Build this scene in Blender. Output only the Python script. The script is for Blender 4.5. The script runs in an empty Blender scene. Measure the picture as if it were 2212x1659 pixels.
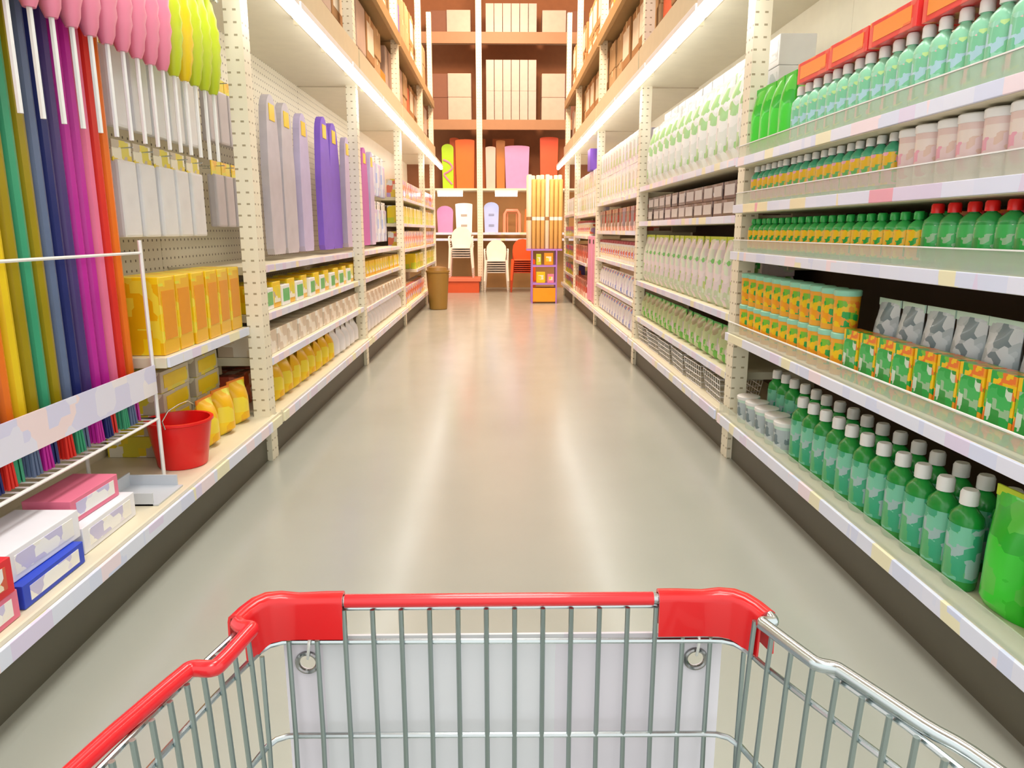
import bpy, bmesh, math, random
from mathutils import Vector, Matrix
random.seed(7)
S = bpy.context.scene
COL = S.collection
PI = math.pi

# ------------------------------------------------------------------ camera, world, light, exposure
cam_d = bpy.data.cameras.new('camera'); cam = bpy.data.objects.new('camera', cam_d); COL.objects.link(cam)
cam_d.sensor_width = 36; cam_d.lens = 36 * 1550 / 2212; cam_d.clip_start = .02
cam.location = (0, 0, 1.30)
cam.rotation_euler = (math.radians(90 - 12.054), 0, math.radians(-0.94))
S.camera = cam
S.view_settings.view_transform = 'Standard'; S.view_settings.look = 'None'
S.view_settings.gamma = 1; S.view_settings.use_curve_mapping = False
S.view_settings.exposure = 0.25
W = bpy.data.worlds.new('world'); S.world = W; W.use_nodes = True
W.node_tree.nodes['Background'].inputs[0].default_value = (.97, 1.0, .97, 1)
W.node_tree.nodes['Background'].inputs[1].default_value = 1.25

def area(name, loc, size, power, color, rot=(0, 0, 0)):
    l = bpy.data.lights.new(name, 'AREA'); l.shape = 'RECTANGLE'; l.size, l.size_y = size
    l.energy = power; l.color = color
    o = bpy.data.objects.new(name, l); COL.objects.link(o); o.location = loc; o.rotation_euler = rot
    return o
# high-bay hall lamps above the racks, then unseen warm lights added to make the far end glow
for y in (-1.5, 2.5, 6.5):
    area('hall_lamp', (0, y, 6.6), (1.2, 2.6), 110, (1, .98, .93))
for y in (8.6, 12.4):
    area('added_warm_light', (0, y, 6.3), (1.4, 1.6), 290, (1, .70, .47), (math.radians(32), 0, 0))
STRIP_POWER = 7.5

# ------------------------------------------------------------------ materials
def srgb(r, g, b):
    f = lambda c: (c/255/12.92 if c/255 <= .04045 else ((c/255+.055)/1.055)**2.4)
    return (f(r), f(g), f(b), 1)
_m = {}
def mat(name, c, rough=.5, metal=0, coat=0, trans=0, var=0.0, emit=0):
    if name in _m: return _m[name]
    m = bpy.data.materials.new(name); m.use_nodes = True; nt = m.node_tree; b = nt.nodes['Principled BSDF']
    col = srgb(*c)
    b.inputs['Base Color'].default_value = col; b.inputs['Roughness'].default_value = rough
    b.inputs['Metallic'].default_value = metal; b.inputs['Coat Weight'].default_value = coat
    b.inputs['Transmission Weight'].default_value = trans
    # small procedural unevenness so nothing is a dead flat colour
    tc = nt.nodes.new('ShaderNodeTexCoord'); nz = nt.nodes.new('ShaderNodeTexNoise')
    nz.inputs['Scale'].default_value = 9; nt.links.new(tc.outputs['Object'], nz.inputs['Vector'])
    hs = nt.nodes.new('ShaderNodeHueSaturation'); hs.inputs['Color'].default_value = col
    mr = nt.nodes.new('ShaderNodeMapRange'); mr.inputs[3].default_value = .93-var; mr.inputs[4].default_value = 1.05+var
    nt.links.new(nz.outputs['Fac'], mr.inputs[0]); nt.links.new(mr.outputs[0], hs.inputs['Value'])
    nt.links.new(hs.outputs[0], b.inputs['Base Color'])
    if emit:
        b.inputs['Emission Color'].default_value = (1, .985, .95, 1); b.inputs['Emission Strength'].default_value = emit
    _m[name] = m
    return m
def pack(name, cols, scale=16, rough=.32, stops=None, stretch=(1, 1, 1)):
    """printed packaging: irregular blocks of several inks"""
    if name in _m: return _m[name]
    m = bpy.data.materials.new(name); m.use_nodes = True; nt = m.node_tree; b = nt.nodes['Principled BSDF']
    b.inputs['Roughness'].default_value = rough; b.inputs['Coat Weight'].default_value = .2
    tc = nt.nodes.new('ShaderNodeTexCoord'); mp = nt.nodes.new('ShaderNodeMapping'); mp.inputs['Scale'].default_value = stretch
    nt.links.new(tc.outputs['Object'], mp.inputs[0])
    v = nt.nodes.new('ShaderNodeTexVoronoi'); v.distance = 'CHEBYCHEV'; v.inputs['Scale'].default_value = scale
    nt.links.new(mp.outputs[0], v.inputs['Vector'])
    sp = nt.nodes.new('ShaderNodeSeparateColor'); nt.links.new(v.outputs['Color'], sp.inputs[0])
    r = nt.nodes.new('ShaderNodeValToRGB'); r.color_ramp.interpolation = 'CONSTANT'
    n = len(cols); e = r.color_ramp.elements
    while len(e) < n: e.new(.5)
    for i, c in enumerate(cols):
        e[i].position = (stops[i] if stops else i/n); e[i].color = srgb(*c)
    nt.links.new(sp.outputs[0], r.inputs[0]); nt.links.new(r.outputs[0], b.inputs['Base Color'])
    _m[name] = m
    return m
def slotted(name, c, c2):
    """cream powder-coated column with rows of punched slots"""
    m = bpy.data.materials.new(name); m.use_nodes = True; nt = m.node_tree; b = nt.nodes['Principled BSDF']
    b.inputs['Roughness'].default_value = .4
    tc = nt.nodes.new('ShaderNodeTexCoord'); s = nt.nodes.new('ShaderNodeSeparateXYZ'); nt.links.new(tc.outputs['Object'], s.inputs[0])
    def mod(sock, period, lo):
        a = nt.nodes.new('ShaderNodeMath'); a.operation = 'PINGPONG'; a.inputs[1].default_value = period
        nt.links.new(sock, a.inputs[0])
        g = nt.nodes.new('ShaderNodeMath'); g.operation = 'LESS_THAN'; g.inputs[1].default_value = lo
        nt.links.new(a.outputs[0], g.inputs[0]); return g.outputs[0]
    z = mod(s.outputs[2], .03, .005)
    ax = nt.nodes.new('ShaderNodeMath'); ax.operation = 'ADD'; nt.links.new(s.outputs[0], ax.inputs[0]); nt.links.new(s.outputs[1], ax.inputs[1])
    xx = mod(ax.outputs[0], .024, .009)
    mu = nt.nodes.new('ShaderNodeMath'); mu.operation = 'MULTIPLY'; nt.links.new(z, mu.inputs[0]); nt.links.new(xx, mu.inputs[1])
    mx = nt.nodes.new('ShaderNodeMix'); mx.data_type = 'RGBA'; mx.inputs[6].default_value = srgb(*c); mx.inputs[7].default_value = srgb(*c2)
    nt.links.new(mu.outputs[0], mx.inputs[0]); nt.links.new(mx.outputs[2], b.inputs['Base Color'])
    return m
def gridmat(name, c, c2, px=.05, w=.004):
    m = bpy.data.materials.new(name); m.use_nodes = True; nt = m.node_tree; b = nt.nodes['Principled BSDF']
    b.inputs['Roughness'].default_value = .45
    tc = nt.nodes.new('ShaderNodeTexCoord'); s = nt.nodes.new('ShaderNodeSeparateXYZ'); nt.links.new(tc.outputs['Object'], s.inputs[0])
    o = []
    for k in (1, 2):
        a = nt.nodes.new('ShaderNodeMath'); a.operation = 'PINGPONG'; a.inputs[1].default_value = px/2; nt.links.new(s.outputs[k], a.inputs[0])
        g = nt.nodes.new('ShaderNodeMath'); g.operation = 'LESS_THAN'; g.inputs[1].default_value = w/2; nt.links.new(a.outputs[0], g.inputs[0]); o.append(g.outputs[0])
    mu = nt.nodes.new('ShaderNodeMath'); mu.operation = 'MULTIPLY'; nt.links.new(o[0], mu.inputs[0]); nt.links.new(o[1], mu.inputs[1])
    mx = nt.nodes.new('ShaderNodeMix'); mx.data_type = 'RGBA'; mx.inputs[6].default_value = srgb(*c); mx.inputs[7].default_value = srgb(*c2)
    nt.links.new(mu.outputs[0], mx.inputs[0]); nt.links.new(mx.outputs[2], b.inputs['Base Color'])
    return m

CREAM = mat('cream_enamel', (232, 224, 200), .38)
CREAM_D = mat('beige_enamel', (206, 194, 164), .45)
POST = slotted('slotted_cream_column', (236, 229, 207), (168, 156, 128))
PEG = gridmat('peg_panel', (228, 220, 196), (110, 98, 76), .05, .012)
KICK = mat('kick_plate_grey', (92, 88, 74), .5)
CHROME = mat('bright_zinc_wire', (196, 204, 206), .24, 1)
STEEL = mat('zinc_wire', (160, 172, 170), .32, 1)
RED = mat('cart_red_plastic', (222, 12, 20), .28, coat=.4)
REDTUBE = mat('cart_red_sleeve', (226, 30, 40), .25, coat=.4)
WHITEP = mat('white_plastic', (240, 240, 240), .35)
BOARD = pack('pale_lilac_board', [(226, 222, 229), (222, 216, 224), (228, 220, 226), (224, 224, 228)], 5, .45, stretch=(1, 1, .12))
NOZ = pack('price_strip', [(222, 228, 250), (226, 230, 250), (214, 222, 250), (240, 224, 236), (236, 232, 200), (224, 230, 250), (222, 214, 244), (216, 224, 250)], 9, .3, stretch=(1, 1, .2))
NOZP = pack('price_strip_with_tickets', [(222, 228, 250), (226, 230, 250), (238, 170, 186), (240, 228, 190), (224, 214, 240)], 6, .3, stretch=(1, 1, .2))
SHELFB = mat('shelf_board_enamel', (224, 216, 190), .4)
BROWN = mat('dark_back_panel', (84, 62, 44), .6)
TANB = mat('tan_rack_beam', (168, 138, 92), .5)
DARKST = mat('dark_steel', (52, 50, 46), .5)
def frosted():
    m = bpy.data.materials.new('frosted_riser_plastic'); m.use_nodes = True; nt = m.node_tree; b = nt.nodes['Principled BSDF']
    b.inputs['Base Color'].default_value = srgb(206, 216, 200); b.inputs['Roughness'].default_value = .18
    b.inputs['Alpha'].default_value = .38
    nz = nt.nodes.new('ShaderNodeTexNoise'); nz.inputs['Scale'].default_value = 300
    bp = nt.nodes.new('ShaderNodeBump'); bp.inputs['Strength'].default_value = .3; bp.inputs['Distance'].default_value = .001
    nt.links.new(nz.outputs['Fac'], bp.inputs['Height']); nt.links.new(bp.outputs[0], b.inputs['Normal'])
    return m
FROST = frosted()
TUBE = mat('lit_diffuser', (255, 255, 250), .4, emit=STRIP_POWER)
def floor_mat():
    m = bpy.data.materials.new('polished_floor'); m.use_nodes = True; nt = m.node_tree; b = nt.nodes['Principled BSDF']
    tc = nt.nodes.new('ShaderNodeTexCoord')
    n1 = nt.nodes.new('ShaderNodeTexNoise'); n1.inputs['Scale'].default_value = .9; n1.inputs['Detail'].default_value = 5
    nt.links.new(tc.outputs['Object'], n1.inputs['Vector'])
    r = nt.nodes.new('ShaderNodeValToRGB'); e = r.color_ramp.elements
    e[0].position = .3; e[0].color = srgb(166, 169, 160); e[1].position = .7; e[1].color = srgb(174, 177, 168)
    nt.links.new(n1.outputs['Fac'], r.inputs[0]); nt.links.new(r.outputs[0], b.inputs['Base Color'])
    b.inputs['Roughness'].default_value = .17; b.inputs['IOR'].default_value = 1.75
    n2 = nt.nodes.new('ShaderNodeTexNoise'); n2.inputs['Scale'].default_value = 60
    mr = nt.nodes.new('ShaderNodeMapRange'); mr.inputs[3].default_value = .17; mr.inputs[4].default_value = .25
    nt.links.new(n2.outputs['Fac'], mr.inputs[0]); nt.links.new(mr.outputs[0], b.inputs['Roughness'])
    return m

# ------------------------------------------------------------------ mesh helpers
class MB:
    def __init__(s): s.v = []; s.f = []; s.sm = []
    def add(s, vs, fs, smooth=False):
        o = len(s.v); s.v += [tuple(v) for v in vs]; s.f += [tuple(o+i for i in f) for f in fs]; s.sm += [smooth]*len(fs)
        return s
    def box(s, x0, x1, y0, y1, z0, z1, bev=0):
        if bev <= 0:
            return s.add([(x0,y0,z0),(x1,y0,z0),(x1,y1,z0),(x0,y1,z0),(x0,y0,z1),(x1,y0,z1),(x1,y1,z1),(x0,y1,z1)],
                  [(0,3,2,1),(4,5,6,7),(0,1,5,4),(1,2,6,5),(2,3,7,6),(3,0,4,7)])
        bm = bmesh.new(); bmesh.ops.create_cube(bm, size=1)
        for v in bm.verts: v.co = Vector(((x0+x1)/2+v.co.x*(x1-x0), (y0+y1)/2+v.co.y*(y1-y0), (z0+z1)/2+v.co.z*(z1-z0)))
        bmesh.ops.bevel(bm, geom=bm.edges[:], offset=bev, segments=2, affect='EDGES', profile=.6)
        bm.verts.index_update(); s.add([v.co for v in bm.verts], [[v.index for v in f.verts] for f in bm.faces]); bm.free(); return s
    def lathe(s, prof, n=14, c=(0, 0, 0), sx=1, sy=1, cap=True, smooth=True):
        vs = []; fs = []
        for r, z in prof:
            for i in range(n):
                a = 2*PI*i/n; vs.append((c[0]+math.cos(a)*r*sx, c[1]+math.sin(a)*r*sy, c[2]+z))
        for k in range(len(prof)-1):
            for i in range(n):
                j = (i+1) % n; fs.append((k*n+i, k*n+j, (k+1)*n+j, (k+1)*n+i))
        if cap:
            fs.append(tuple(reversed(range(n)))); fs.append(tuple((len(prof)-1)*n+i for i in range(n)))
        return s.add(vs, fs, smooth)
    def tube(s, pts, r, n=8, closed=False):
        P = [Vector(p) for p in pts]; N = len(P); vs = []; fs = []
        prev = None
        for k, p in enumerate(P):
            if closed: t = (P[(k+1) % N]-P[k-1]).normalized()
            else: t = (P[min(k+1, N-1)]-P[max(k-1, 0)]).normalized()
            if prev is None:
                u = t.cross(Vector((0, 0, 1)));
                if u.length < .1: u = t.cross(Vector((1, 0, 0)))
            else: u = prev - t*prev.dot(t)
            u.normalize(); prev = u; w = t.cross(u)
            rr = r[k] if isinstance(r, (list, tuple)) else r
            for i in range(n):
                a = 2*PI*i/n; vs.append(p+u*math.cos(a)*rr+w*math.sin(a)*rr)
        m = N if closed else N-1
        for k in range(m):
            for i in range(n):
                j = (i+1) % n; k2 = (k+1) % N; fs.append((k*n+i, k*n+j, k2*n+j, k2*n+i))
        if not closed: fs.append(tuple(reversed(range(n)))); fs.append(tuple((N-1)*n+i for i in range(n)))
        return s.add(vs, fs, True)
    def prism(s, poly, d0, d1, axis='y'):
        """extrude a 2D outline; axis y: poly is (x,z); axis x: poly is (y,z); axis z: poly is (x,y)"""
        n = len(poly)
        def P(a, b, d): return {'y': (a, d, b), 'x': (d, a, b), 'z': (a, b, d)}[axis]
        vs = [P(a, b, d0) for a, b in poly]+[P(a, b, d1) for a, b in poly]
        fs = [tuple(range(n)), tuple(reversed(range(n, 2*n)))]+[(i, n+i, n+(i+1) % n, (i+1) % n) for i in range(n)]
        return s.add(vs, fs)
    def mesh(s, name):
        me = bpy.data.meshes.new(name); me.from_pydata(s.v, [], s.f); me.polygons.foreach_set('use_smooth', s.sm)
        bm = bmesh.new(); bm.from_mesh(me); bmesh.ops.recalc_face_normals(bm, faces=bm.faces[:])
        for e in bm.edges:
            if len(e.link_faces) == 2 and e.calc_face_angle(0) > .7: e.smooth = False
        bm.to_mesh(me); bm.free(); me.update(); return me
    def build(s, name, m, parent=None):
        me = s.mesh(name); me.materials.append(m); o = bpy.data.objects.new(name, me); COL.objects.link(o)
        if parent is not None: o.parent = parent
        return o
def spline(pts, sub=6, closed=False):
    P = [Vector(p) for p in pts]; out = []; n = len(P)
    for i in range(n if closed else n-1):
        p0 = P[i-1] if (i > 0 or closed) else P[i]*2-P[i+1]; p1 = P[i]; p2 = P[(i+1) % n]
        p3 = P[(i+2) % n] if (i+2 < n or closed) else P[i+1]*2-P[i]
        for k in range(sub):
            t = k/sub; out.append(.5*((2*p1)+(p2-p0)*t+(2*p0-5*p1+4*p2-p3)*t*t+(3*p1-p0-3*p2+p3)*t**3))
    if not closed: out.append(P[-1])
    return out
def tag(o, label=None, cat=None, group=None, kind=None):
    if label: o['label'] = label
    if cat: o['category'] = cat
    if group: o['group'] = group
    if kind: o['kind'] = kind
    return o
def thing(name, label, cat, loc=(0, 0, 0), rz=0, group=None):
    o = bpy.data.objects.new(name, None); COL.objects.link(o); o.empty_display_size = .1
    o.location = loc; o.rotation_euler = (0, 0, rz)
    return tag(o, label, cat, group)
def dup(o, parent=None):
    c = o.copy(); COL.objects.link(c)
    if parent is not None: c.parent = parent
    for ch in KIDS.get(o.name, None) or list(o.children): dup(ch, c)
    return c
KIDS = {}

# ------------------------------------------------------------------ the setting
FL = MB().box(-4.6, 4.6, -3.5, 17.4, -.1, 0).build('floor', floor_mat()); tag(FL, kind='structure')
tag(MB().box(-4.6, 4.6, 17.2, 17.4, 0, 7.2).build('wall_back', mat('warm_brown_wall', (150, 92, 52), .7, var=.05)), kind='structure')
tag(MB().box(-4.6, 4.6, -3.5, 17.4, 7.2, 7.3).build('ceiling', mat('brown_roof_deck', (150, 118, 84), .8)), kind='structure')

# ------------------------------------------------------------------ gondolas
POSTS = [1.04, 4.04, 7.05, 10.05, 13.0, 15.0]
XF = 1.29; XB = 1.86
ORD = ['nearest', 'second', 'third', 'fourth', 'fifth']
def sx(s, a, b):  # mirrored x range
    return (s*a, s*b) if s > 0 else (s*b, s*a)
def gondola(s, i, y0, y1, shelves, backm, peg=False):
    side = 'right' if s > 0 else 'left'
    g = thing('shelving_bay', f'cream shelving bay, {ORD[i]} from the trolley on the {side} side of the aisle', 'shelf', (s*XF, y0, 0), 0, None)
    def B(name, a, b, ya, yb, za, zb, m, par=g, bev=0):
        x0, x1 = sx(s, a, b); o = MB().box(x0, x1, ya, yb, za, zb, bev).build(name, m, par); o.location = (0, 0, 0)
        if par is g: o.matrix_parent_inverse = Matrix.Translation((-s*XF, -y0, 0))
        return o
    def LP(name, x0, x1, ya, yb, za, zb, m, par=g, bev=0):   # local coordinates of the bay
        xa, xb = sx(s, x0-XF, x1-XF)
        return MB().box(xa, xb, ya-y0, yb-y0, za, zb, bev).build(name, m, par)
    LP('back_panel', XB, XB+.03, y0-.054, y1-.001, .1, 2.6, PEG if peg else backm)
    if s > 0 and i < 2: LP('upper_back_panel', XB-.012, XB-.002, y0-.054, y1, 1.99, 2.6, CREAM)
    LP('kick_plate', 1.345, 1.365, y0, y1, 0, .2, KICK)
    LP('upright', 1.315, 1.405, y1-.055, y1+.055, 0, 5.4, POST)
    # base shelf with lipped edge
    b = LP('base_shelf', 1.275, XB, y0, y1, .2, .262, SHELFB, bev=.004)
    LP('price_strip', 1.262, 1.275, y0, y1, .208, .262, NOZ, b, bev=.002)
    if s > 0 and i == 0: LP('riser', 1.276, 1.281, y0, y1, .262, .325, FROST, b)
    else: LP('edge_lip', 1.276, 1.286, y0, y1, .262, .275, CREAM, b)
    for (z, x, ya, yb, fence) in shelves:
        b = LP('shelf', x, XB, ya, yb, z-.045, z, SHELFB, bev=.003)
        LP('price_strip', x-.012, x, ya+.01, yb-.01, z-.043, z, NOZP if (fence and 1.3 < z < 1.5) else NOZ, b, bev=.002)
        if fence:
            LP('riser', x+.002, x+.007, ya+.01, yb-.01, z, z+.06, FROST, b)
            LP('riser_edge', x+.0, x+.009, ya+.01, yb-.01, z+.06, z+.064, WHITEP, b)
        for yy in (ya+.03, yb-.05):
            xa, xb = sx(s, x+.30-XF, XB-XF); MB().box(xa, xb, yy-y0, yy-y0+.02, z-.1, z-.045).build('bracket', CREAM_D, b)
    # overhead storage: canopy deck with deep front panel, second load beam
    d = LP('canopy_deck', 1.30, XB+.25, y0, y1, 2.60, 2.64, CREAM)
    LP('front_panel', 1.285, 1.30, y0, y1, 2.60, 2.93, CREAM_D)
    LP('load_beam', 1.285, 1.33, y0, y1, 3.66, 3.79, TANB)
    LP('upper_deck', 1.33, XB+.25, y0, y1, 3.71, 3.74, TANB)
    LP('upper_back_mesh', XB+.28, XB+.3, y0, y1, 2.6, 5.3, mat('tan_back_sheet', (176, 130, 78), .7))
    return g
# right nearest bay: four shelves over the base; shelf heights read off the edge strips
gondola(1, 0, 1.095, POSTS[1], [(1.675, 1.27, 1.1, 3.98, True), (1.435, 1.27, 1.1, 3.98, True), (1.19, 1.27, 1.1, 3.98, True), (.745, 1.27, 1.1, 3.98, True)], BROWN)
gondola(1, 1, POSTS[1]+.0565, POSTS[2], [(1.70, 1.33, 4.1, 6.98, False), (1.385, 1.33, 4.1, 6.98, False), (.83, 1.33, 4.1, 6.98, False), (.49, 1.33, 4.1, 6.98, False)], BROWN)
gondola(1, 2, POSTS[2]+.0565, POSTS[3], [(1.66, 1.33, 7.12, 9.98, False), (1.30, 1.33, 7.12, 9.98, False), (.95, 1.33, 7.12, 9.98, False), (.6, 1.33, 7.12, 9.98, False)], CREAM)
gondola(1, 3, POSTS[3]+.0565, POSTS[4], [(1.55, 1.33, 10.12, 12.93, False), (1.22, 1.33, 11.2, 12.93, False), (.8, 1.33, 11.2, 12.93, False)], CREAM)
gondola(1, 4, POSTS[4]+.0565, POSTS[5], [(1.6, 1.33, 13.06, 14.93, False), (1.2, 1.33, 13.06, 14.93, False), (.85, 1.33, 13.06, 14.93, False), (.5, 1.33, 13.06, 14.93, False)], CREAM)
gondola(-1, 0, 1.095, POSTS[1], [(.78, 1.40, 2.98, 3.98, False)], CREAM, True)
gondola(-1, 1, POSTS[1]+.0565, POSTS[2], [(1.10, 1.40, 4.1, 6.98, False), (.83, 1.36, 4.1, 6.98, False), (.58, 1.33, 4.1, 6.98, False)], CREAM, True)
gondola(-1, 2, POSTS[2]+.0565, POSTS[3], [(1.10, 1.36, 7.12, 9.98, False), (.83, 1.36, 7.12, 9.98, False), (.55, 1.33, 7.12, 9.98, False)], CREAM, True)
gondola(-1, 3, POSTS[3]+.0565, POSTS[4], [(1.75, 1.33, 10.12, 12.93, False), (1.40, 1.33, 10.12, 12.93, False), (1.05, 1.33, 10.12, 12.93, False), (.7, 1.33, 11.6, 12.93, False)], CREAM)
gondola(-1, 4, POSTS[4]+.0565, POSTS[5], [(1.75, 1.33, 13.06, 14.93, False), (1.40, 1.33, 13.06, 14.93, False), (1.05, 1.33, 13.06, 14.93, False), (.7, 1.33, 13.06, 14.93, False)], CREAM)

# strip lights under the front panels
def strip_proto():
    t = thing('strip_light', '', 'light')
    MB().box(-.035, .035, .0, 1.46, .02, .06, .004).build('housing', WHITEP, t)
    MB().tube([(0, .01, -.008), (0, 1.45, -.008)], .030, 10).build('lit_tube', TUBE, t)
    for yy in (.35, 1.05): MB().box(.03, .114, yy, yy+.04, .03, .10).build('bracket', CREAM_D, t)
    return t
sp = strip_proto(); first = True
bpy.context.view_layer.update()
for s in (1, -1):
    side = 'right' if s > 0 else 'left'
    for k in range(10):
        o = sp if first else dup(sp); first = False
        o.location = (s*1.17, .0+k*1.5 if s > 0 else 1.46+k*1.5, 2.53); o.rotation_euler = (0, 0, 0 if s > 0 else PI)
        if s < 0: o.location = (-1.17, 1.46+k*1.5, 2.53)
        tag(o, f'lit white strip light under the long front panel on the {side} side of the aisle', 'light', f'strip lights along the {side} shelves')

# ------------------------------------------------------------------ product prototypes (front faces local -y, base at z=0)
HOLD = []
def proto(name, cat):
    t = thing(name, 'x', cat); HOLD.append(t); return t
def bottle(name, w, d, h, body, cap, label, style='flat'):
    t = proto(name, 'bottle'); r = w/2; k = d/w
    MB().lathe([(r*.9, 0), (r, .01), (r, h*.68), (r*.93, h*.74), (r*.5, h*.82), (r*.34, h*.84), (r*.34, h*.88)], 14, sy=k).build('bottle_body', body, t)
    if style == 'spray':
        MB().lathe([(r*.42, h*.86), (r*.42, h*.92)], 10).box(-r*.25, r*.25, -r*1.1, r*.5, h*.92, h, .004).box(-r*.12, r*.12, -r*.95, -r*.75, h*.82, h*.93).build('trigger_head', cap, t)
    else:
        MB().lathe([(r*.46, h*.85), (r*.46, h*.97), (r*.38, h)], 12).build('cap', cap, t)
    MB().lathe([(r*1.015, h*.1), (r*1.015, h*.66)], 14, sy=k*1.01, cap=False).build('label', label, t)
    return t
def tub(name, w, h, body, lid, label):
    t = proto(name, 'tub'); r = w/2
    MB().lathe([(r*.86, 0), (r*.88, .004), (r*.97, h*.88)], 16).build('tub_body', body, t)
    MB().lathe([(r, h*.86), (r*1.02, h*.88), (r*1.02, h*.98), (r*.94, h)], 16).build('lid', lid, t)
    MB().lathe([(r*.905, h*.14), (r*.965, h*.76)], 16, cap=False).build('label', label, t)
    return t
def carton(name, w, d, h, body, panel, cat='box', tape=None):
    t = proto(name, cat)
    MB().box(-w/2, w/2, -d/2, d/2, 0, h, min(w, d, h)*.03).build('carton_body', body, t)
    if panel: MB().box(-w*.4, w*.4, -d/2-.0015, -d/2+.001, h*.2, h*.82).build('printed_panel', panel, t)
    if tape: MB().box(-w*.06, w*.06, -d/2-.002, d/2, h*.78, h+.001).build('tape', tape, t)
    return t
def pouch(name, w, d, h, body, panel):
    t = proto(name, 'pack'); n = 9; m = 8; vs = []; fs = []
    for sgn in (-1, 1):
        for j in range(m+1):
            for i in range(n+1):
                u = i/n*2-1; v = j/m
                bulge = (1-abs(u)**2.5)*(min(1, v*6+.35) if v < .5 else (1-((v-.5)/.5)**2.2)); bulge = max(bulge, 0)
                vs.append((u*w/2*(1-.06*math.sin(v*PI)), sgn*d/2*bulge+sgn*.001, v*h))
    q = (n+1)*(m+1)
    for j in range(m):
        for i in range(n):
            a = j*(n+1)+i; fs += [(a, a+1, a+n+2, a+n+1), (q+a, q+a+n+1, q+a+n+2, q+a+1)]
    for i in range(n): fs += [(i, q+i, q+i+1, i+1), (m*(n+1)+i, m*(n+1)+i+1, q+m*(n+1)+i+1, q+m*(n+1)+i)]
    for j in range(m): fs += [(j*(n+1), (j+1)*(n+1), q+(j+1)*(n+1), q+j*(n+1)), (j*(n+1)+n, q+j*(n+1)+n, q+(j+1)*(n+1)+n, (j+1)*(n+1)+n)]
    MB().add(vs, fs, True).build('pouch_body', body, t)
    MB().box(-w*.5, w*.5, -.003, .003, h*.94, h*1.03).build('seal', panel, t)
    return t
def hangpack(name, w, h, body, header):
    t = proto(name, 'pack')     # hangs from its hook: origin at its bottom
    MB().box(-w/2, w/2, -.03, .02, 0, h*.8, .012).build('hanging_goods', body, t)
    MB().box(-w/2-.004, w/2+.004, -.012, -.006, h*.78, h, .002).build('header_card', header, t)
    MB().tube([(0, -.06, h*.93), (0, -.02, h*.925), (0, .12, h*.925)], .003, 6).build('hook', CHROME, t)
    return t
def place(p, s, x, y, z, label, cat, group, rz=0, used={}):
    o = p if p.name not in used else dup(p); used[p.name] = 1
    if p in HOLD: HOLD.remove(p)
    o.location = (s*x, y, z+.001); o.rotation_euler = (0, 0, (-PI/2 if s > 0 else PI/2)+rz)
    return tag(o, label, cat, group)
def row(ps, s, x, ya, yb, z, pitch, label, cat, group, zs=(0,), jit=.004, skip=0, rzj=.04):
    if not isinstance(ps, (list, tuple)): ps = [ps]
    n = max(1, int((yb-ya)/pitch)); k = 0
    for i in range(n):
        y = ya+(i+.5)*(yb-ya)/n
        for dz in zs:
            if skip and random.random() < skip and dz == zs[-1] and len(zs) > 1: continue
            place(ps[k % len(ps)], s, x+random.uniform(-jit, jit)*(1 if dz == 0 or len(zs) == 1 else .3), y, z+dz, label, cat, group, random.uniform(-rzj, rzj))
        k += 1

# inks
G = (30, 168, 70); BG = (40, 196, 30); TEAL = (40, 160, 124); MINT = (150, 216, 190); YEL = (240, 196, 20); OR = (240, 130, 20)
RD = (236, 36, 18); PK = (236, 170, 190); WH = (240, 240, 238); LIME = (190, 220, 60); GY = (150, 160, 164); PU = (132, 98, 206); BL = (40, 80, 200)
p_orange_green = pack('label_orange_yellow_green', [(240, 160, 30), YEL, (120, 190, 50), (236, 120, 40), YEL, G], 42)
p_yellow_pink = pack('label_yellow_pink', [PK, (236, 190, 40), YEL, (220, 170, 160), (110, 190, 110)], 40)
p_pale = pack('label_pale_pink_white', [(232, 208, 208), (236, 222, 214), PK, (226, 196, 180)], 30)
p_mint = pack('label_mint', [MINT, (120, 200, 160), (196, 232, 150), (230, 190, 190), (100, 190, 150), (170, 210, 225)], 30)
p_green = pack('label_green_white', [G, (60, 180, 90), (200, 220, 200), (40, 150, 60), (150, 190, 150)], 36)
p_red = pack('label_red_orange', [RD, (240, 70, 20), OR, (236, 30, 20)], 24)
p_red2 = pack('red_carton_print', [(236, 50, 50), (240, 60, 60), (244, 140, 60), (240, 96, 86)], 12)
p_silver = pack('silver_pack_print', [(176, 188, 194), (206, 214, 220), (120, 138, 146), (190, 200, 206)], 22)
p_bgreen = pack('bright_green_print', [BG, (60, 210, 50), (90, 200, 70), (40, 180, 40)], 14)
p_teal = pack('teal_print', [(60, 170, 130), (120, 200, 170), (90, 180, 120), (160, 190, 190)], 26)
p_whitegreen = pack('white_green_print', [(238, 240, 238), (226, 230, 226), (236, 234, 240), (170, 214, 150), (200, 206, 204), (240, 240, 240)], 14)
p_gpk = pack('green_pink_print', [(196, 206, 176), (222, 206, 208), (130, 196, 110), (214, 222, 200), (190, 200, 120), (230, 214, 216)], 18)
p_lilac = pack('lilac_print', [(232, 228, 244), (244, 244, 246), (200, 196, 232), (242, 240, 236)], 16)
p_brown = pack('dark_brown_print', [(84, 56, 46), (100, 70, 64), (70, 50, 50), (130, 110, 110)], 14)
p_yellow = pack('yellow_print', [(244, 206, 20), (236, 180, 10), (240, 216, 60), (226, 220, 60)], 14)
p_yelwhite = pack('yellow_white_print', [(240, 216, 40), (244, 240, 220), (226, 214, 60), (200, 190, 170)], 16)
p_mix = pack('mixed_print', [(230, 120, 90), (240, 226, 200), (230, 200, 60), (190, 160, 220), (236, 236, 236), (210, 90, 60)], 14)
p_beige = pack('beige_print', [(226, 212, 188), (232, 224, 210), (206, 188, 166), (240, 236, 226)], 12)
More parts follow.
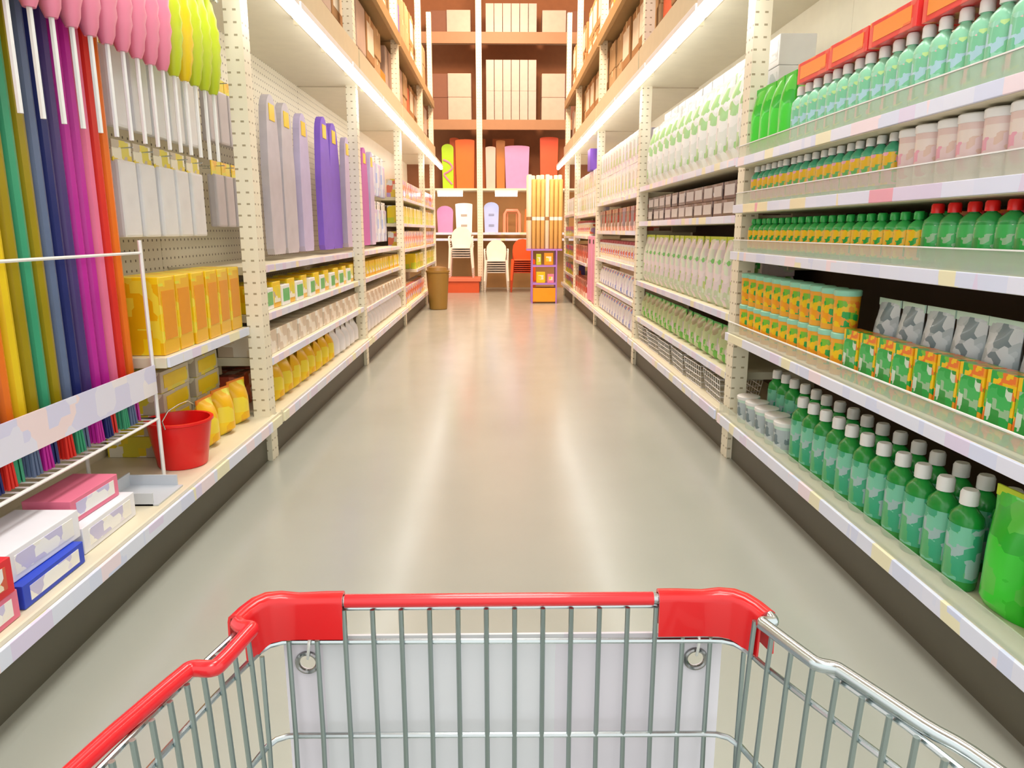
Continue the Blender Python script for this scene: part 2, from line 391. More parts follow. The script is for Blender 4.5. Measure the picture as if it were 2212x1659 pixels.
p_redbrown = pack('red_brown_print', [(190, 80, 60), (150, 92, 76), (220, 120, 100), (236, 210, 200)], 16)
M_green = mat('green_plastic', G, .3); M_teal = mat('teal_plastic', TEAL, .3); M_mint = mat('mint_plastic', MINT, .3); M_white = WHITEP
M_red = mat('red_plastic', (232, 22, 22), .3); M_yel = mat('yellow_plastic', (240, 206, 20), .35); M_bg = mat('bright_green_plastic', BG, .35)
M_clear = mat('pale_aqua_plastic', (196, 226, 212), .2); M_lime = mat('lime_plastic', (196, 214, 40), .35)
M_amber = mat('amber_plastic', (236, 160, 24), .35); M_pink = mat('pink_plastic', (240, 140, 170), .35)
M_card = mat('brown_card', (164, 122, 76), .75, var=.05); M_card2 = mat('pale_card', (186, 154, 112), .75, var=.04)
M_amberc = mat('amber_card', (206, 140, 34), .7); M_tape = mat('tan_tape', (222, 196, 150), .3)

# --- right nearest bay
L1 = 'on the top shelf, nearest right bay'; L2 = 'on the second shelf down, nearest right bay'
L3 = 'on the third shelf down, nearest right bay'; L4 = 'on the fourth shelf down, nearest right bay'; L5 = 'on the bottom shelf, nearest right bay'
b1 = bottle('detergent_bottle', .085, .075, .25, mat('mint_bottle', (150, 220, 184), .25), M_white, p_mint)
row(b1, 1, 1.345, 1.2, 3.42, 1.675, .088, 'mint bottle with pale label '+L1, 'bottle', 'mint bottles on the top right shelf')
row(b1, 1, 1.45, 1.2, 3.42, 1.675, .088, 'mint bottle in the rear row '+L1, 'bottle', 'mint bottles in the rear row of the top right shelf')
rb = carton('promotion_carton', .30, .15, .085, p_red2, pack('orange_panel', [(250, 150, 60), (244, 110, 60)], 10))
row(rb, 1, 1.385, 1.45, 3.36, 1.927, .31, 'red carton lying on the mint bottles '+L1, 'box', 'red cartons lying on the mint bottles')
gp = pouch('refill_pouch', .12, .09, .33, p_bgreen, M_bg)
row(gp, 1, 1.35, 3.45, 3.97, 1.675, .13, 'bright green pouch at the far end of the top shelf, nearest right bay', 'pack', 'bright green pouches at the end of the top right shelf', rzj=.1)
row(gp, 1, 1.47, 3.45, 3.97, 1.675, .13, 'bright green pouch in the rear row '+L1, 'pack', 'bright green pouches in the rear row of the top right shelf', rzj=.1)
b2 = bottle('cleaner_bottle', .072, .06, .19, mat('teal_bottle', (70, 170, 130), .25), M_white, p_yellow_pink)
row(b2, 1, 1.345, 2.5, 3.9, 1.435, .075, 'teal bottle with yellow label '+L2, 'bottle', 'teal bottles on the second right shelf')
row(b2, 1, 1.44, 2.5, 3.9, 1.435, .075, 'teal bottle in the rear row '+L2, 'bottle', 'teal bottles in the rear row of the second right shelf')
b2b = tub('softener_tub', .1, .185, mat('pale_pink_bottle', (230, 204, 198), .35), M_white, p_pale)
row(b2b, 1, 1.35, 1.2, 2.48, 1.435, .104, 'pale pink tub with white lid '+L2, 'tub', 'pale pink tubs on the second right shelf')
b3 = bottle('green_cap_bottle', .07, .06, .17, mat('green_bottle', (50, 170, 80), .25), M_green, p_orange_green)
row(b3, 1, 1.345, 2.3, 3.9, 1.19, .073, 'squat green bottle with orange label '+L3, 'bottle', 'green bottles on the third right shelf')
row(b3, 1, 1.44, 2.3, 3.9, 1.19, .073, 'green bottle in the rear row '+L3, 'bottle', 'green bottles in the rear row of the third right shelf')
b3b = bottle('red_cap_bottle', .08, .07, .19, mat('green_bottle_dark', (40, 150, 70), .25), M_red, p_green)
row(b3b, 1, 1.345, 1.2, 2.28, 1.19, .083, 'green bottle with red cap '+L3, 'bottle', 'red capped bottles on the third right shelf')
rc = carton('tea_light_carton', .16, .1, .055, p_red, None)
row(rc, 1, 1.45, 1.2, 2.28, 1.19, .163, 'low red carton stacked at the back '+L3, 'box', 'stacked red cartons on the third right shelf', zs=(0, .056, .112))
b4 = tub('cleaning_tub', .1, .165, mat('orange_tub', (240, 170, 50), .35), M_mint, p_orange_green)
row(b4, 1, 1.35, 2.72, 3.92, .745, .103, 'orange tub with mint lid '+L4, 'tub', 'mint lidded tubs on the fourth right shelf', zs=(0, .166))
b4b = pouch('silver_pouch', .15, .09, .30, p_silver, M_clear)
row(b4b, 1, 1.44, 1.3, 2.7, .745, .15, 'silver grey pouch at the back '+L4, 'pack', 'silver pouches on the fourth right shelf', rzj=.12)
b4c = carton('seed_carton', .11, .06, .19, p_orange_green, p_green)
row(b4c, 1, 1.345, 1.3, 2.7, .745, .114, 'green and orange carton '+L4, 'box', 'green and orange cartons on the fourth right shelf')
b5 = bottle('large_green_bottle', .11, .085, .30, mat('deep_green_bottle', (30, 150, 60), .22), M_white, p_teal)
row(b5, 1, 1.37, 1.9, 3.2, .262, .118, 'large deep green bottle '+L5, 'bottle', 'large green bottles on the bottom right shelf')
row(b5, 1, 1.5, 1.9, 3.85, .262, .118, 'large green bottle in the rear row '+L5, 'bottle', 'large green bottles in the rear row of the bottom right shelf')
b5b = pouch('lime_refill_pouch', .17, .12, .34, p_bgreen, M_lime)
row(b5b, 1, 1.39, 1.15, 1.88, .262, .165, 'bright green refill pouch '+L5, 'pack', 'bright green pouches on the bottom right shelf', rzj=.1)
b5c = tub('glass_tub', .12, .15, M_clear, M_white, p_silver)
row(b5c, 1, 1.37, 3.22, 3.9, .262, .128, 'clear tub with silver label '+L5, 'tub', 'clear tubs on the bottom right shelf')

# --- right second bay
R = 'in the second right bay'
w1 = pouch('tall_white_pack', .2, .13, .50, p_whitegreen, M_white)
row(w1, 1, 1.42, 4.15, 6.95, 1.70, .2, 'tall white and green pack on the top shelf '+R, 'pack', 'tall white packs in the second right bay', rzj=.1)
w1b = carton('white_carton', .24, .2, .16, M_white, p_whitegreen)
row(w1b, 1, 1.62, 4.15, 6.95, 1.70, .25, 'white carton in the stack behind the tall packs '+R, 'box', 'white cartons at the back of the second right bay', zs=(0, .161, .322, .483))
w2 = carton('dark_brown_carton', .22, .3, .105, p_brown, mat('white_ticket', (220, 214, 216), .5))
row(w2, 1, 1.55, 4.15, 6.95, 1.385, .225, 'dark brown carton with white ticket on the upper shelf '+R, 'box', 'dark brown cartons in the second right bay', zs=(0, .106))
w3 = pouch('green_pink_pack', .17, .1, .42, p_gpk, M_lime)
row(w3, 1, 1.41, 4.15, 6.95, .83, .172, 'pale green and pink pack on the middle shelf '+R, 'pack', 'green and pink packs in the second right bay', rzj=.1)
w3b = carton('pale_green_carton', .2, .2, .21, p_gpk, p_green)
row(w3b, 1, 1.6, 4.15, 6.95, .83, .204, 'pale green carton stacked behind the packs '+R, 'box', 'pale green cartons in the second right bay', zs=(0, .211))
w4 = pouch('moss_green_pack', .16, .1, .225, pack('moss_print', [(120, 190, 80), (190, 200, 150), (150, 190, 110), (214, 200, 200), (170, 160, 120)], 18), M_green)
row(w4, 1, 1.41, 4.15, 6.95, .49, .168, 'moss green pack on the lower shelf '+R, 'pack', 'moss green packs in the second right bay', rzj=.1)
def wire_basket():
    t = proto('wire_basket', 'basket'); mb = MB(); w, d, h = .2, .13, .15
    for k in range(5):
        z = .004+h*k/4; q = .85+.15*k/4; mb.tube([(-w*q, -d*q, z), (w*q, -d*q, z), (w*q, d*q, z), (-w*q, d*q, z)], .003, 5, True)
    for k in range(9):
        u = k/8*2-1
        mb.tube([(u*w, -d, h), (u*w*.85, -d*.85, .004), (u*w*.85, d*.85, .004), (u*w, d, h)], .002, 5)
    mb.build('wire_basket_mesh', WHITEP, t); return t
wb = wire_basket()
row(wb, 1, 1.46, 4.2, 6.9, .262, .45, 'white wire basket on the base shelf '+R, 'basket', 'white wire baskets in the second right bay')

# --- right third to fifth bays
R = 'in the third right bay'
c1 = carton('lilac_carton', .2, .16, .30, p_lilac, p_whitegreen)
row(c1, 1, 1.43, 7.15, 9.95, 1.66, .21, 'lilac and white carton stacked on the top shelf '+R, 'box', 'lilac cartons in the third right bay', zs=(0, .301))
c2 = carton('brown_print_carton', .22, .2, .25, p_redbrown, p_brown)
row(c2, 1, 1.46, 7.15, 9.95, 1.30, .24, 'red brown carton on the upper shelf '+R, 'box', 'red brown cartons in the third right bay')
c3 = tub('pastel_tub', .15, .235, M_white, mat('wine_lid', (170, 80, 90), .4), p_mix)
row(c3, 1, 1.43, 7.15, 9.95, .95, .17, 'white tub with dark red lid on the middle shelf '+R, 'tub', 'red lidded tubs in the third right bay')
c4 = pouch('blue_white_pack', .18, .1, .225, pack('blue_white_print', [(160, 170, 226), (236, 236, 244), (210, 196, 236), (220, 120, 110)], 14), M_white)
row(c4, 1, 1.41, 7.15, 9.95, .6, .19, 'blue and white pack on the lower shelf '+R, 'pack', 'blue and white packs in the third right bay')
row(c4, 1, 1.41, 7.15, 9.95, .262, .19, 'blue and white pack on the base shelf '+R, 'pack', 'blue and white packs on the base of the third right bay')
R = 'in the fourth right bay'
row(c1, 1, 1.43, 10.15, 12.9, 1.55, .22, 'lilac and white carton stacked on the top shelf '+R, 'box', 'lilac cartons in the fourth right bay', zs=(0, .301))
pc = carton('purple_carton', .3, .2, .3, mat('purple_card', (120, 80, 190), .5), None)
place(pc, 1, 1.4, 10.9, 2.155, 'purple carton on top of the lilac cartons '+R, 'box', 'purple cartons in the fourth right bay')
pp = proto('pink_folding_board', 'board')
MB().box(-.17, .17, -.02, .02, 0, .95, .015).build('board_panel', mat('rose_panel', (226, 150, 190), .4), pp); MB().box(-.06, .06, -.024, -.018, .84, .9).build('hand_slot', DARKST, pp)
row(pp, 1, 1.36, 10.2, 11.1, .275, .36, 'tall rose pink folding board leaning upright '+R, 'board', 'rose pink boards in the fourth right bay')
row(c3, 1, 1.43, 11.25, 12.9, 1.22, .18, 'white tub with dark red lid on the upper shelf '+R, 'tub', 'red lidded tubs in the fourth right bay')
c5 = carton('red_brown_small_carton', .2, .2, .27, p_redbrown, None)
row(c5, 1, 1.44, 11.25, 12.9, .8, .21, 'small red brown carton on the middle shelf '+R, 'box', 'small red cartons in the fourth right bay')
row(c5, 1, 1.44, 11.25, 12.9, .262, .21, 'small red brown carton on the base shelf '+R, 'box', 'small red cartons on the base of the fourth right bay')
R = 'in the farthest right bay'
c6 = carton('rainbow_carton', .22, .2, .18, pack('rainbow_print', [(230, 90, 30), (150, 200, 40), (100, 80, 170), (240, 170, 40)], 10), None)
for z, nm in ((1.6, 'top'), (1.2, 'upper'), (.85, 'middle'), (.5, 'lower'), (.262, 'base')):
    row(c6 if z < 1.5 else c1, 1, 1.44, 13.1, 14.9, z, .235, f'{"rainbow coloured" if z < 1.5 else "lilac and white"} carton on the {nm} shelf '+R, 'box', f'cartons on the {nm} shelf of the farthest right bay')

# --- left nearest bay: brooms in a rack
def broom(name, hm, headm, r=.016, L=1.62, style='broom'):
    t = proto(name, 'broom')
    MB().tube([(0, 0, .13), (0, 0, .16), (0, 0, L-.02), (0, 0, L)], [r*.7, r, r, r*.6], 8).build('handle', hm, t)
    if style == 'broom':
        MB().box(-.042, .042, -.022, .022, .115, .155, .01).build('head_block', hm, t)
        mb = MB()
        for i in range(6):
            for j in range(3):
                x = -.03+i*.012; y = -.012+j*.012; mb.tube([(x, y, .12), (x*1.18, y*1.5, 0)], .006, 5)
        mb.build('bristles', headm, t)
    elif style == 'mop':
        mb = MB()
        for i in range(36):
            a = i*2.4; q = .008+.018*((i % 6)/5); mb.tube([(math.cos(a)*.012, math.sin(a)*.012, .17), (math.cos(a)*q, math.sin(a)*q, .09), (math.cos(a)*q*1.15, math.sin(a)*q*1.15, .0)], .005, 5)
        mb.build('mop_strings', headm, t)
    return t
def duster(name, hm, fm, L=.75):
    t = proto(name, 'duster')
    MB().tube([(0, 0, 0), (0, 0, L*.55)], .009, 6).build('handle', hm, t)
    pr = []
    for i in range(15):
        u = i/14; pr.append((.012+.036*math.sin(PI*min(1, u*.98+.02))**.6*(1+(.12 if i % 2 else -.05)), L*.42+u*L*.58))
    MB().lathe(pr, 16).build('fluffy_head', fm, t)
    MB().tube([(0, .011*math.cos(a), L+.012+.014*math.sin(a)) for a in [2*PI*i/10 for i in range(10)]], .002, 5, True).build('hanging_loop', CHROME, t)
    return t
hues = {'yellow': (236, 204, 30), 'lime green': (160, 190, 40), 'sea green': (60, 160, 120), 'slate blue': (100, 116, 150), 'dark purple': (76, 56, 120),
        'navy': (36, 44, 110), 'magenta': (196, 40, 160), 'rose pink': (240, 120, 160), 'orange': (240, 120, 30), 'scarlet': (226, 50, 40), 'violet': (120, 70, 180), 'olive': (160, 140, 10)}
HM = {k: mat('handle_'+k.replace(' ', '_'), v, .35) for k, v in hues.items()}
BR = {}
def get_broom(c, hc, style):
    if (c, hc, style) not in BR: BR[(c, hc, style)] = broom({'broom': 'broom', 'mop': 'string_mop'}[style], HM[c], HM[hc], r=.024, style=style)
    return BR[(c, hc, style)]
seq = ['orange', 'scarlet', 'rose pink', 'yellow', 'orange', 'rose pink', 'violet', 'orange', 'yellow', 'olive', 'sea green', 'olive', 'slate blue', 'navy', 'dark purple', 'magenta', 'magenta', 'rose pink', 'scarlet', 'orange']
y = 1.72
for k, c in enumerate(seq):
    hc = ['navy', 'scarlet', 'sea green', 'slate blue', 'magenta'][k % 5]; st = 'mop' if k % 3 == 1 else 'broom'
    for q, xx in enumerate((1.52, 1.61, 1.70)):
        b = get_broom(c, hc, st)
        place(b, -1, xx, y+q*.02, .262+.27, f'{c} handled {"mop" if st == "mop" else "broom"} standing in the {("front", "middle", "rear")[q]} row of the broom rack' , 'broom' if st == 'broom' else 'mop', f'{c} brooms in the rack of the nearest left bay', rz=random.uniform(-.1, .1)+PI/2)
    y += .062
rk = thing('broom_rack', 'white wire rack holding the coloured brooms in the nearest left bay', 'rack', (-1.61, 1.50, .263))
for z in (.26, .95):
    mb = MB(); mb.tube([(-.16, 0, z), (.16, 0, z), (.16, 1.465, z), (-.16, 1.465, z)], .006, 6, True)
    if z < .5:
        for k in range(33): mb.tube([(-.16, k*.045, z), (.16, k*.045, z)], .003, 5)
    mb.build('wire_tier', WHITEP, rk)
for xx in (-.16, .16):
    for yy in (0, 1.465): MB().tube([(xx, yy, 0), (xx, yy, 1.0)], .008, 6).build('leg', WHITEP, rk)
MB().box(.163, .17, .0, 1.465, .37, .49).build('label_strip', pack('lilac_strip', [(226, 226, 246), (236, 232, 240), (214, 214, 244), (240, 220, 226)], 8), rk)
ds = {c: duster('feather_duster', WHITEP, m) for c, m in (('yellow', M_yel), ('pink', M_pink), ('lime', M_lime))}
bar = thing('hanging_rail', 'chrome rail with hooks high in the nearest left bay', 'rail', (-1.40, 1.6, 2.38))
MB().tube([(0, 0, .03), (0, 2.3, .03)], .008, 8).build('rail_bar', CHROME, bar)
for yy in (.02, 2.26): MB().box(-.458, .008, yy, yy+.02, .02, .04).build('bracket', CREAM, bar)
for k in range(20):
    c = ['yellow', 'yellow', 'pink', 'pink', 'pink', 'yellow', 'pink', 'pink', 'pink', 'pink', 'pink', 'pink', 'pink', 'pink', 'pink', 'lime', 'yellow', 'lime', 'lime', 'lime'][k]
    place(ds[c], -1, 1.40, 1.7+k*.108, 2.385-.75, f'fluffy {c} duster hanging from the chrome rail over the brooms', 'duster', f'{c} dusters on the chrome rail')
# boxes, red pail, dustpan on the base shelf
red_pail = thing('red_pail', 'red plastic pail lying beside the broom rack on the cream base shelf', 'pail', (-1.445, 3.145, .263))
mb = MB(); mb.lathe([(.10, 0), (.105, .005), (.135, .2), (.145, .205), (.145, .215), (.13, .215), (.098, .012)], 22, cap=False); mb.lathe([(.1, 0), (.1, .006)], 22)
mb.build('pail_body', M_red, red_pail)
MB().tube([(0, -.14, .2), (0, -.16, .24), (.0, -.1, .27), (0, 0, .275), (0, .1, .27), (0, .16, .24), (0, .14, .2)], .003, 6).build('bail_handle', CHROME, red_pail)
bx1 = carton('flat_white_box', .34, .2, .09, mat('white_box_card', (236, 236, 244), .5), p_lilac)
names = ['white box with lilac print', 'blue box', 'pink and white box', 'red box']
boxes = [bx1, carton('blue_box', .3, .18, .07, mat('blue_card', (36, 70, 200), .45), p_lilac), carton('pink_box', .28, .16, .08, mat('rose_card', (230, 120, 150), .5), p_lilac), carton('red_box', .26, .2, .1, mat('red_card', (220, 40, 50), .5), p_mix)]
plan = [(1, 1.42, 2.0, 0), (2, 1.40, 1.68, 0), (0, 1.46, 2.37, 0), (0, 1.46, 2.02, .072), (3, 1.42, 1.68, .082), (2, 1.48, 2.37, .092)]
for n_, (k, xx, yy, dz) in enumerate(plan):
    where = 'lying on the base shelf' if dz == 0 else 'stacked on other flat boxes'
    place(boxes[k], -1, xx, yy, .263+dz, f'{names[k]} {where} under the broom rack', 'box', f'{names[k]}es under the broom rack'.replace('boxes', 'boxes'), rz=random.uniform(-.03, .03))
dp = thing('dustpan', 'pale grey dustpan at the front edge of the left base shelf', 'dustpan', (-1.42, 2.74, .263), PI/2)
MB().box(-.11, .11, -.1, .12, 0, .006).box(-.11, -.104, -.08, .12, 0, .05).box(.104, .11, -.08, .12, 0, .05).box(-.11, .11, .114, .12, 0, .06).build('pan', mat('pale_grey_plastic', (200, 206, 214), .4), dp)
MB().tube([(0, .12, .04), (0, .2, .06), (0, .27, .055)], .011, 8).build('handle', mat('pale_grey_plastic', (200, 206, 214), .4), dp)
# hanging packs and shelf goods
hp = hangpack('white_hanging_pack', .152, .40, mat('white_wrap', (236, 238, 246), .35, var=.04), p_yelwhite)
Lb = 'on the peg panel of the nearest left bay'
row(hp, -1, 1.60, 3.1, 3.98, 1.72, .176, 'white hanging pack in the upper row '+Lb, 'pack', 'white packs in the upper peg row')
row(hp, -1, 1.60, 3.1, 3.98, 1.27, .176, 'white hanging pack in the lower row '+Lb, 'pack', 'white packs in the lower peg row')
hp2 = hangpack('grey_hanging_pack', .13, .36, mat('grey_wrap', (196, 190, 196), .4, var=.05), p_yellow)
row(hp2, -1, 1.60, 4.12, 4.9, 1.78, .15, 'grey hanging pack with yellow card in the second left bay', 'pack', 'grey packs at the start of the second left bay')
row(hp2, -1, 1.60, 4.12, 4.9, 1.32, .15, 'grey hanging pack in the lower peg row of the second left bay', 'pack', 'grey packs in the lower peg row of the second left bay')
yb_ = carton('yellow_carton', .14, .2, .33, p_yellow, mat('amber_print', (232, 150, 20), .4))
row(yb_, -1, 1.52, 3.02, 3.97, .78, .146, 'tall yellow carton on the single shelf of the nearest left bay', 'box', 'yellow cartons on the nearest left shelf')
fy = carton('flat_yellow_carton', .3, .28, .1, p_yelwhite, M_yel)
yp = pouch('yellow_pack', .158, .12, .235, p_yellow, mat('orange_seal', (236, 130, 20), .4))
row(yp, -1, 1.45, 3.32, 3.98, .262, .17, 'yellow pack standing on the base shelf beyond the red pail', 'pack', 'yellow packs on the nearest left base shelf', rzj=.25)
row(fy, -1, 1.695, 3.2, 3.95, .262, .31, 'flat yellow and white carton stacked behind the yellow packs', 'box', 'flat yellow cartons on the nearest left base shelf', zs=(0, .101, .202, .303))

# --- left second bay: tall boards above, goods below
def iron_board(name, body, w=.3, h=1.05, clip=None):
    t = proto(name, 'ironing board'); poly = []
    for i in range(13):
        a = PI*i/12; poly.append((math.cos(a)*w/2*.8, h-w*.55+math.sin(a)*w*.55))
    poly = [(w/2*.85, 0), (w/2, .04), (w/2, h*.55)]+poly+[(-w/2, h*.55), (-w/2, .04), (-w/2*.85, 0)]
    MB().prism(poly, -.03, .02, 'y').build('padded_board', body, t)
    MB().tube([(-.08, .03, .02), (.06, .035, h*.75)], .008, 6).tube([(.08, .045, .02), (-.06, .035, h*.75)], .008, 6).build('folded_legs', WHITEP, t)
    if clip: MB().box(-.06, .06, -.034, -.028, h*.84, h*.94).build('swing_ticket', clip, t)
    return t
grey_b = iron_board('ironing_board', mat('silver_cover', (196, 190, 200), .5, var=.06), clip=M_yel)
lil_b = iron_board('ironing_board', mat('pale_lilac_cover', (196, 186, 224), .5, var=.04), clip=M_yel)
pur_b = iron_board('ironing_board', mat('purple_cover', (134, 96, 214), .55, var=.05), w=.36, h=1.1, clip=M_yel)
row(grey_b, -1, 1.56, 4.95, 5.6, 1.14, .32, 'silver grey ironing board hanging in the second left bay', 'ironing board', 'silver ironing boards')
row(lil_b, -1, 1.56, 5.62, 6.2, 1.14, .3, 'pale lilac ironing board hanging beside the purple ones', 'ironing board', 'pale lilac ironing boards')
row(pur_b, -1, 1.52, 6.22, 6.98, 1.14, .37, 'wide purple ironing board hanging at the far end of the second left bay', 'ironing board', 'purple ironing boards')
bw = carton('white_green_carton', .16, .22, .13, M_white, pack('green_band', [(90, 190, 110), (240, 240, 240)], 9))
Lc = 'in the second left bay'
ys = carton('yellow_small_carton', .15, .2, .16, p_yellow, p_yelwhite)
row([ys, bw], -1, 1.50, 4.12, 6.95, .83, .162, 'small yellow or white carton on the middle shelf '+Lc, 'box', 'small cartons on the middle shelf of the second left bay')
bb = carton('beige_carton', .22, .28, .14, p_beige, None)
row(bb, -1, 1.50, 4.12, 6.95, .58, .226, 'beige carton on the lower shelf '+Lc, 'box', 'beige cartons in the second left bay')
row(yp, -1, 1.42, 4.12, 5.9, .262, .19, 'yellow pack standing on the base shelf '+Lc, 'pack', 'yellow packs on the second left base shelf', rzj=.3)
wp = pouch('white_pack', .165, .12, .21, mat('white_film', (240, 238, 246), .3, var=.04), M_white)
row(wp, -1, 1.42, 5.92, 6.95, .262, .2, 'white pack on the base shelf '+Lc, 'pack', 'white packs on the second left base shelf', rzj=.2)
rb2 = carton('red_brown_carton', .26, .24, .2, p_redbrown, None)
row(rb2, -1, 1.66, 4.12, 6.95, .262, .27, 'red brown carton behind the packs on the base shelf '+Lc, 'box', 'red brown cartons on the second left base shelf')

# --- left third to fifth bays
Ld = 'in the third left bay'
pink_b = iron_board('ironing_board', mat('violet_pink_cover', (190, 100, 180), .5), w=.34, h=1.05, clip=M_yel)
row([lil_b, pur_b, pink_b], -1, 1.52, 7.15, 8.9, 1.14, .36, 'violet or lilac ironing board hanging '+Ld, 'ironing board', 'ironing boards in the third left bay')
bluep = hangpack('light_blue_pack', .26, .5, pack('light_blue_print', [(190, 206, 250), (230, 236, 252), (206, 196, 246)], 9), M_white)
row(bluep, -1, 1.56, 8.95, 9.98, 1.72, .27, 'light blue hanging pack in the upper row '+Ld, 'pack', 'light blue packs in the upper row')
row(bluep, -1, 1.56, 8.95, 9.98, 1.16, .27, 'light blue hanging pack in the lower row '+Ld, 'pack', 'light blue packs in the lower row')
row(ys, -1, 1.48, 7.15, 9.95, .83, .17, 'small yellow carton on the middle shelf '+Ld, 'box', 'yellow cartons in the third left bay')
row(bb, -1, 1.48, 7.15, 9.95, .55, .23, 'beige carton on the lower shelf '+Ld, 'box', 'beige cartons in the third left bay')
row(wp, -1, 1.42, 7.15, 9.95, .262, .21, 'white pack on the base shelf '+Ld, 'pack', 'white packs in the third left bay')
mixp = carton('mixed_print_carton', .2, .2, .24, p_mix, None); yg = carton('lime_carton', .2, .2, .24, pack('lime_print', [(200, 214, 60), (240, 214, 40), (236, 236, 220)], 10), None)
for bi, (ya, yb, nm) in enumerate(((10.15, 12.9, 'fourth'), (13.1, 14.9, 'farthest'))):
    for z, sn, pr, dsc in ((1.75, 'top', mixp, 'mixed print'), (1.40, 'upper', yg, 'lime and yellow'), (1.05, 'middle', mixp, 'mixed print'), (.7, 'lower', yg, 'lime and yellow'), (.262, 'base', mixp, 'mixed print')):
        a = 11.65 if (bi == 0 and z == .7) else ya
        row(pr, -1, 1.45, a, yb, z, .22, f'{dsc} carton on the {sn} shelf in the {nm} left bay', 'box', f'cartons on the {sn} shelf of the {nm} left bay')
ob = thing('olive_bin', 'tall olive brown bin standing in front of the fourth left bay', 'bin', (-1.05, 12.2, 0))
MB().lathe([(.14, 0), (.15, .01), (.19, .62), (.2, .62), (.2, .65), (.17, .65)], 20).build('bin_body', mat('olive_brown', (150, 116, 50), .5), ob)
MB().lathe([(.17, .65), (.15, .70), (.03, .72)], 20).build('lid', mat('olive_brown_lid', (130, 98, 40), .5), ob)

# ------------------------------------------------------------------ overhead stock
oc = [carton('stock_carton', .5, .5, .48, M_card, mat('card_label', (230, 220, 200), .6), tape=M_tape), carton('stock_carton', .46, .5, .32, M_card2, None, tape=M_tape),
      carton('stock_carton', .42, .5, .6, M_amberc, mat('amber_label', (240, 190, 60), .6)), carton('wrapped_bale', .5, .5, .48, mat('white_bale_wrap', (190, 168, 154), .4, var=.06), None),
      carton('stock_carton', .4, .45, .38, mat('violet_stock', (124, 104, 186), .5), None), carton('stock_carton', .4, .45, .44, mat('orange_stock', (226, 96, 50), .5), None)]
OH = [.48, .32, .6, .48, .38, .44]; OWd = [.5, .46, .42, .5, .4, .4]
OD = ['brown carton with paper label', 'pale brown carton', 'tall amber carton', 'white wrapped bale', 'violet carton', 'orange carton']
for s in (1, -1):
    side = 'right' if s > 0 else 'left'
    for lvl, z0, zmax in ((0, 2.645, 3.64), (1, 3.745, 4.75)):
        y = 1.3; k = 0
        while y < 14.7:
            kk = random.choices(range(6), [6, 4, 1.6, 1.2, 1, .5] if s < 0 else [7, 4, .6, .8, .4, .6])[0]
            if any(abs(y+OWd[kk]/2-p) < OWd[kk]/2+.02 for p in ()): pass
            z = z0
            while z+OH[kk] < zmax+.02:
                place(oc[kk], s, 1.42+.26+random.uniform(0, .03), y+OWd[kk]/2, z, f'{OD[kk]} stored {"above the front panel" if lvl == 0 else "on the high rack beam"} on the {side} side', 'box' if kk != 3 else 'bale', f'{OD[kk]}s {"above the front panel" if lvl == 0 else "on the high rack"} on the {side}')
                z += OH[kk]+.001
            y += OWd[kk]+.03

# ------------------------------------------------------------------ far end unit
fe = thing('end_rack', 'tall cream rack across the far end of the aisle', 'shelf', (0, 16.5, 0))
def FB(name, x0, x1, y0, y1, z0, z1, m, par=None, bev=0): return MB().box(x0, x1, y0-16.5, y1-16.5, z0, z1, bev).build(name, m, par or fe)
for x in (-2.9, -.43, 2.05): FB('upright', x-.06, x+.06, 16.0, 16.1, 0, 6.6, POST)
for z, nm in ((1.26, 'shelf'), (1.13, 'shelf')):
    b = FB(nm, -2.8, 2.0, 16.12, 16.8, z-.04, z, SHELFB); FB('price_strip', -2.8, 2.0, 16.105, 16.12, z-.045, z+.005, NOZ, b)
FB('back_panel', -2.9, 2.1, 16.95, 16.97, 0, 2.2, mat('tan_back_panel', (196, 142, 84), .6))
FB('canopy', -2.8, 2.0, 16.12, 16.9, 2.16, 2.2, CREAM)
for z, h in ((3.4, .2), (5.1, .22)):
    FB('load_beam', -2.84, 1.99, 16.02, 16.10, z, z+h, mat('tan_beam', (160, 118, 84), .55)); FB('rack_deck', -2.8, 2.0, 16.1, 16.95, z+h-.03, z+h, CREAM_D)
for x, w in ((-1.08, .56), (.14, .5)):
    t = thing('strip_light', f'bright short strip light under the end rack canopy, {"left" if x < 0 else "right"} of its cream post', 'light', (x, 16.15, 2.05), 0, None)
    MB().box(-w/2, w/2, -.03, .03, .05, .11).build('housing', WHITEP, t); MB().tube([(-w/2+.01, 0, .02), (w/2-.01, 0, .02)], .04, 10).build('lit_tube', TUBE, t)
# plastic chairs in stacks
def chair(name, m, arms=True):
    t = proto(name, 'chair')
    MB().box(-.195, .195, -.22, .2, .41, .435, .01).build('seat', m, t)
    poly = [(-.19, .42), (-.22, .60), (-.205, .72), (-.16, .79), (-.09, .845), (0, .86), (.09, .845), (.16, .79), (.205, .72), (.22, .60), (.19, .42)]
    MB().prism(poly, .2, .225, 'y').build('backrest', m, t)
    for sx_ in (-1, 1):
        for sy_ in (-1, 1):
            MB().prism([(sx_*.25, .43), (sx_*.27, 0), (sx_*.235, 0), (sx_*.196, .43)], sy_*.2-.02, sy_*.2+.02, 'y').build('leg', m, t)
        if arms: MB().tube(spline([(sx_*.235, -.2, .43), (sx_*.245, -.2, .6), (sx_*.25, -.1, .655), (sx_*.245, .21, .66)], 4), .017, 6).build('armrest', m, t)
    return t
wc = chair('plastic_chair', mat('white_chair_plastic', (246, 236, 226), .35)); ocx = chair('plastic_chair', mat('orange_chair_plastic', (240, 90, 30), .35), False)
bpy.context.view_layer.update()
def stack(p, x, y, z, n, label, group, rz=0, dz=.05, dy=-.042):
    for k in range(n):
        o = place(p, 1, x, y+k*dy, z+k*dz, label, 'chair', group, 0); o.rotation_euler = (0, 0, rz)
stack(wc, -.83, 15.78, .32, 5, 'white plastic chair in the stack on the low red platform', 'white chairs stacked on the red platform')
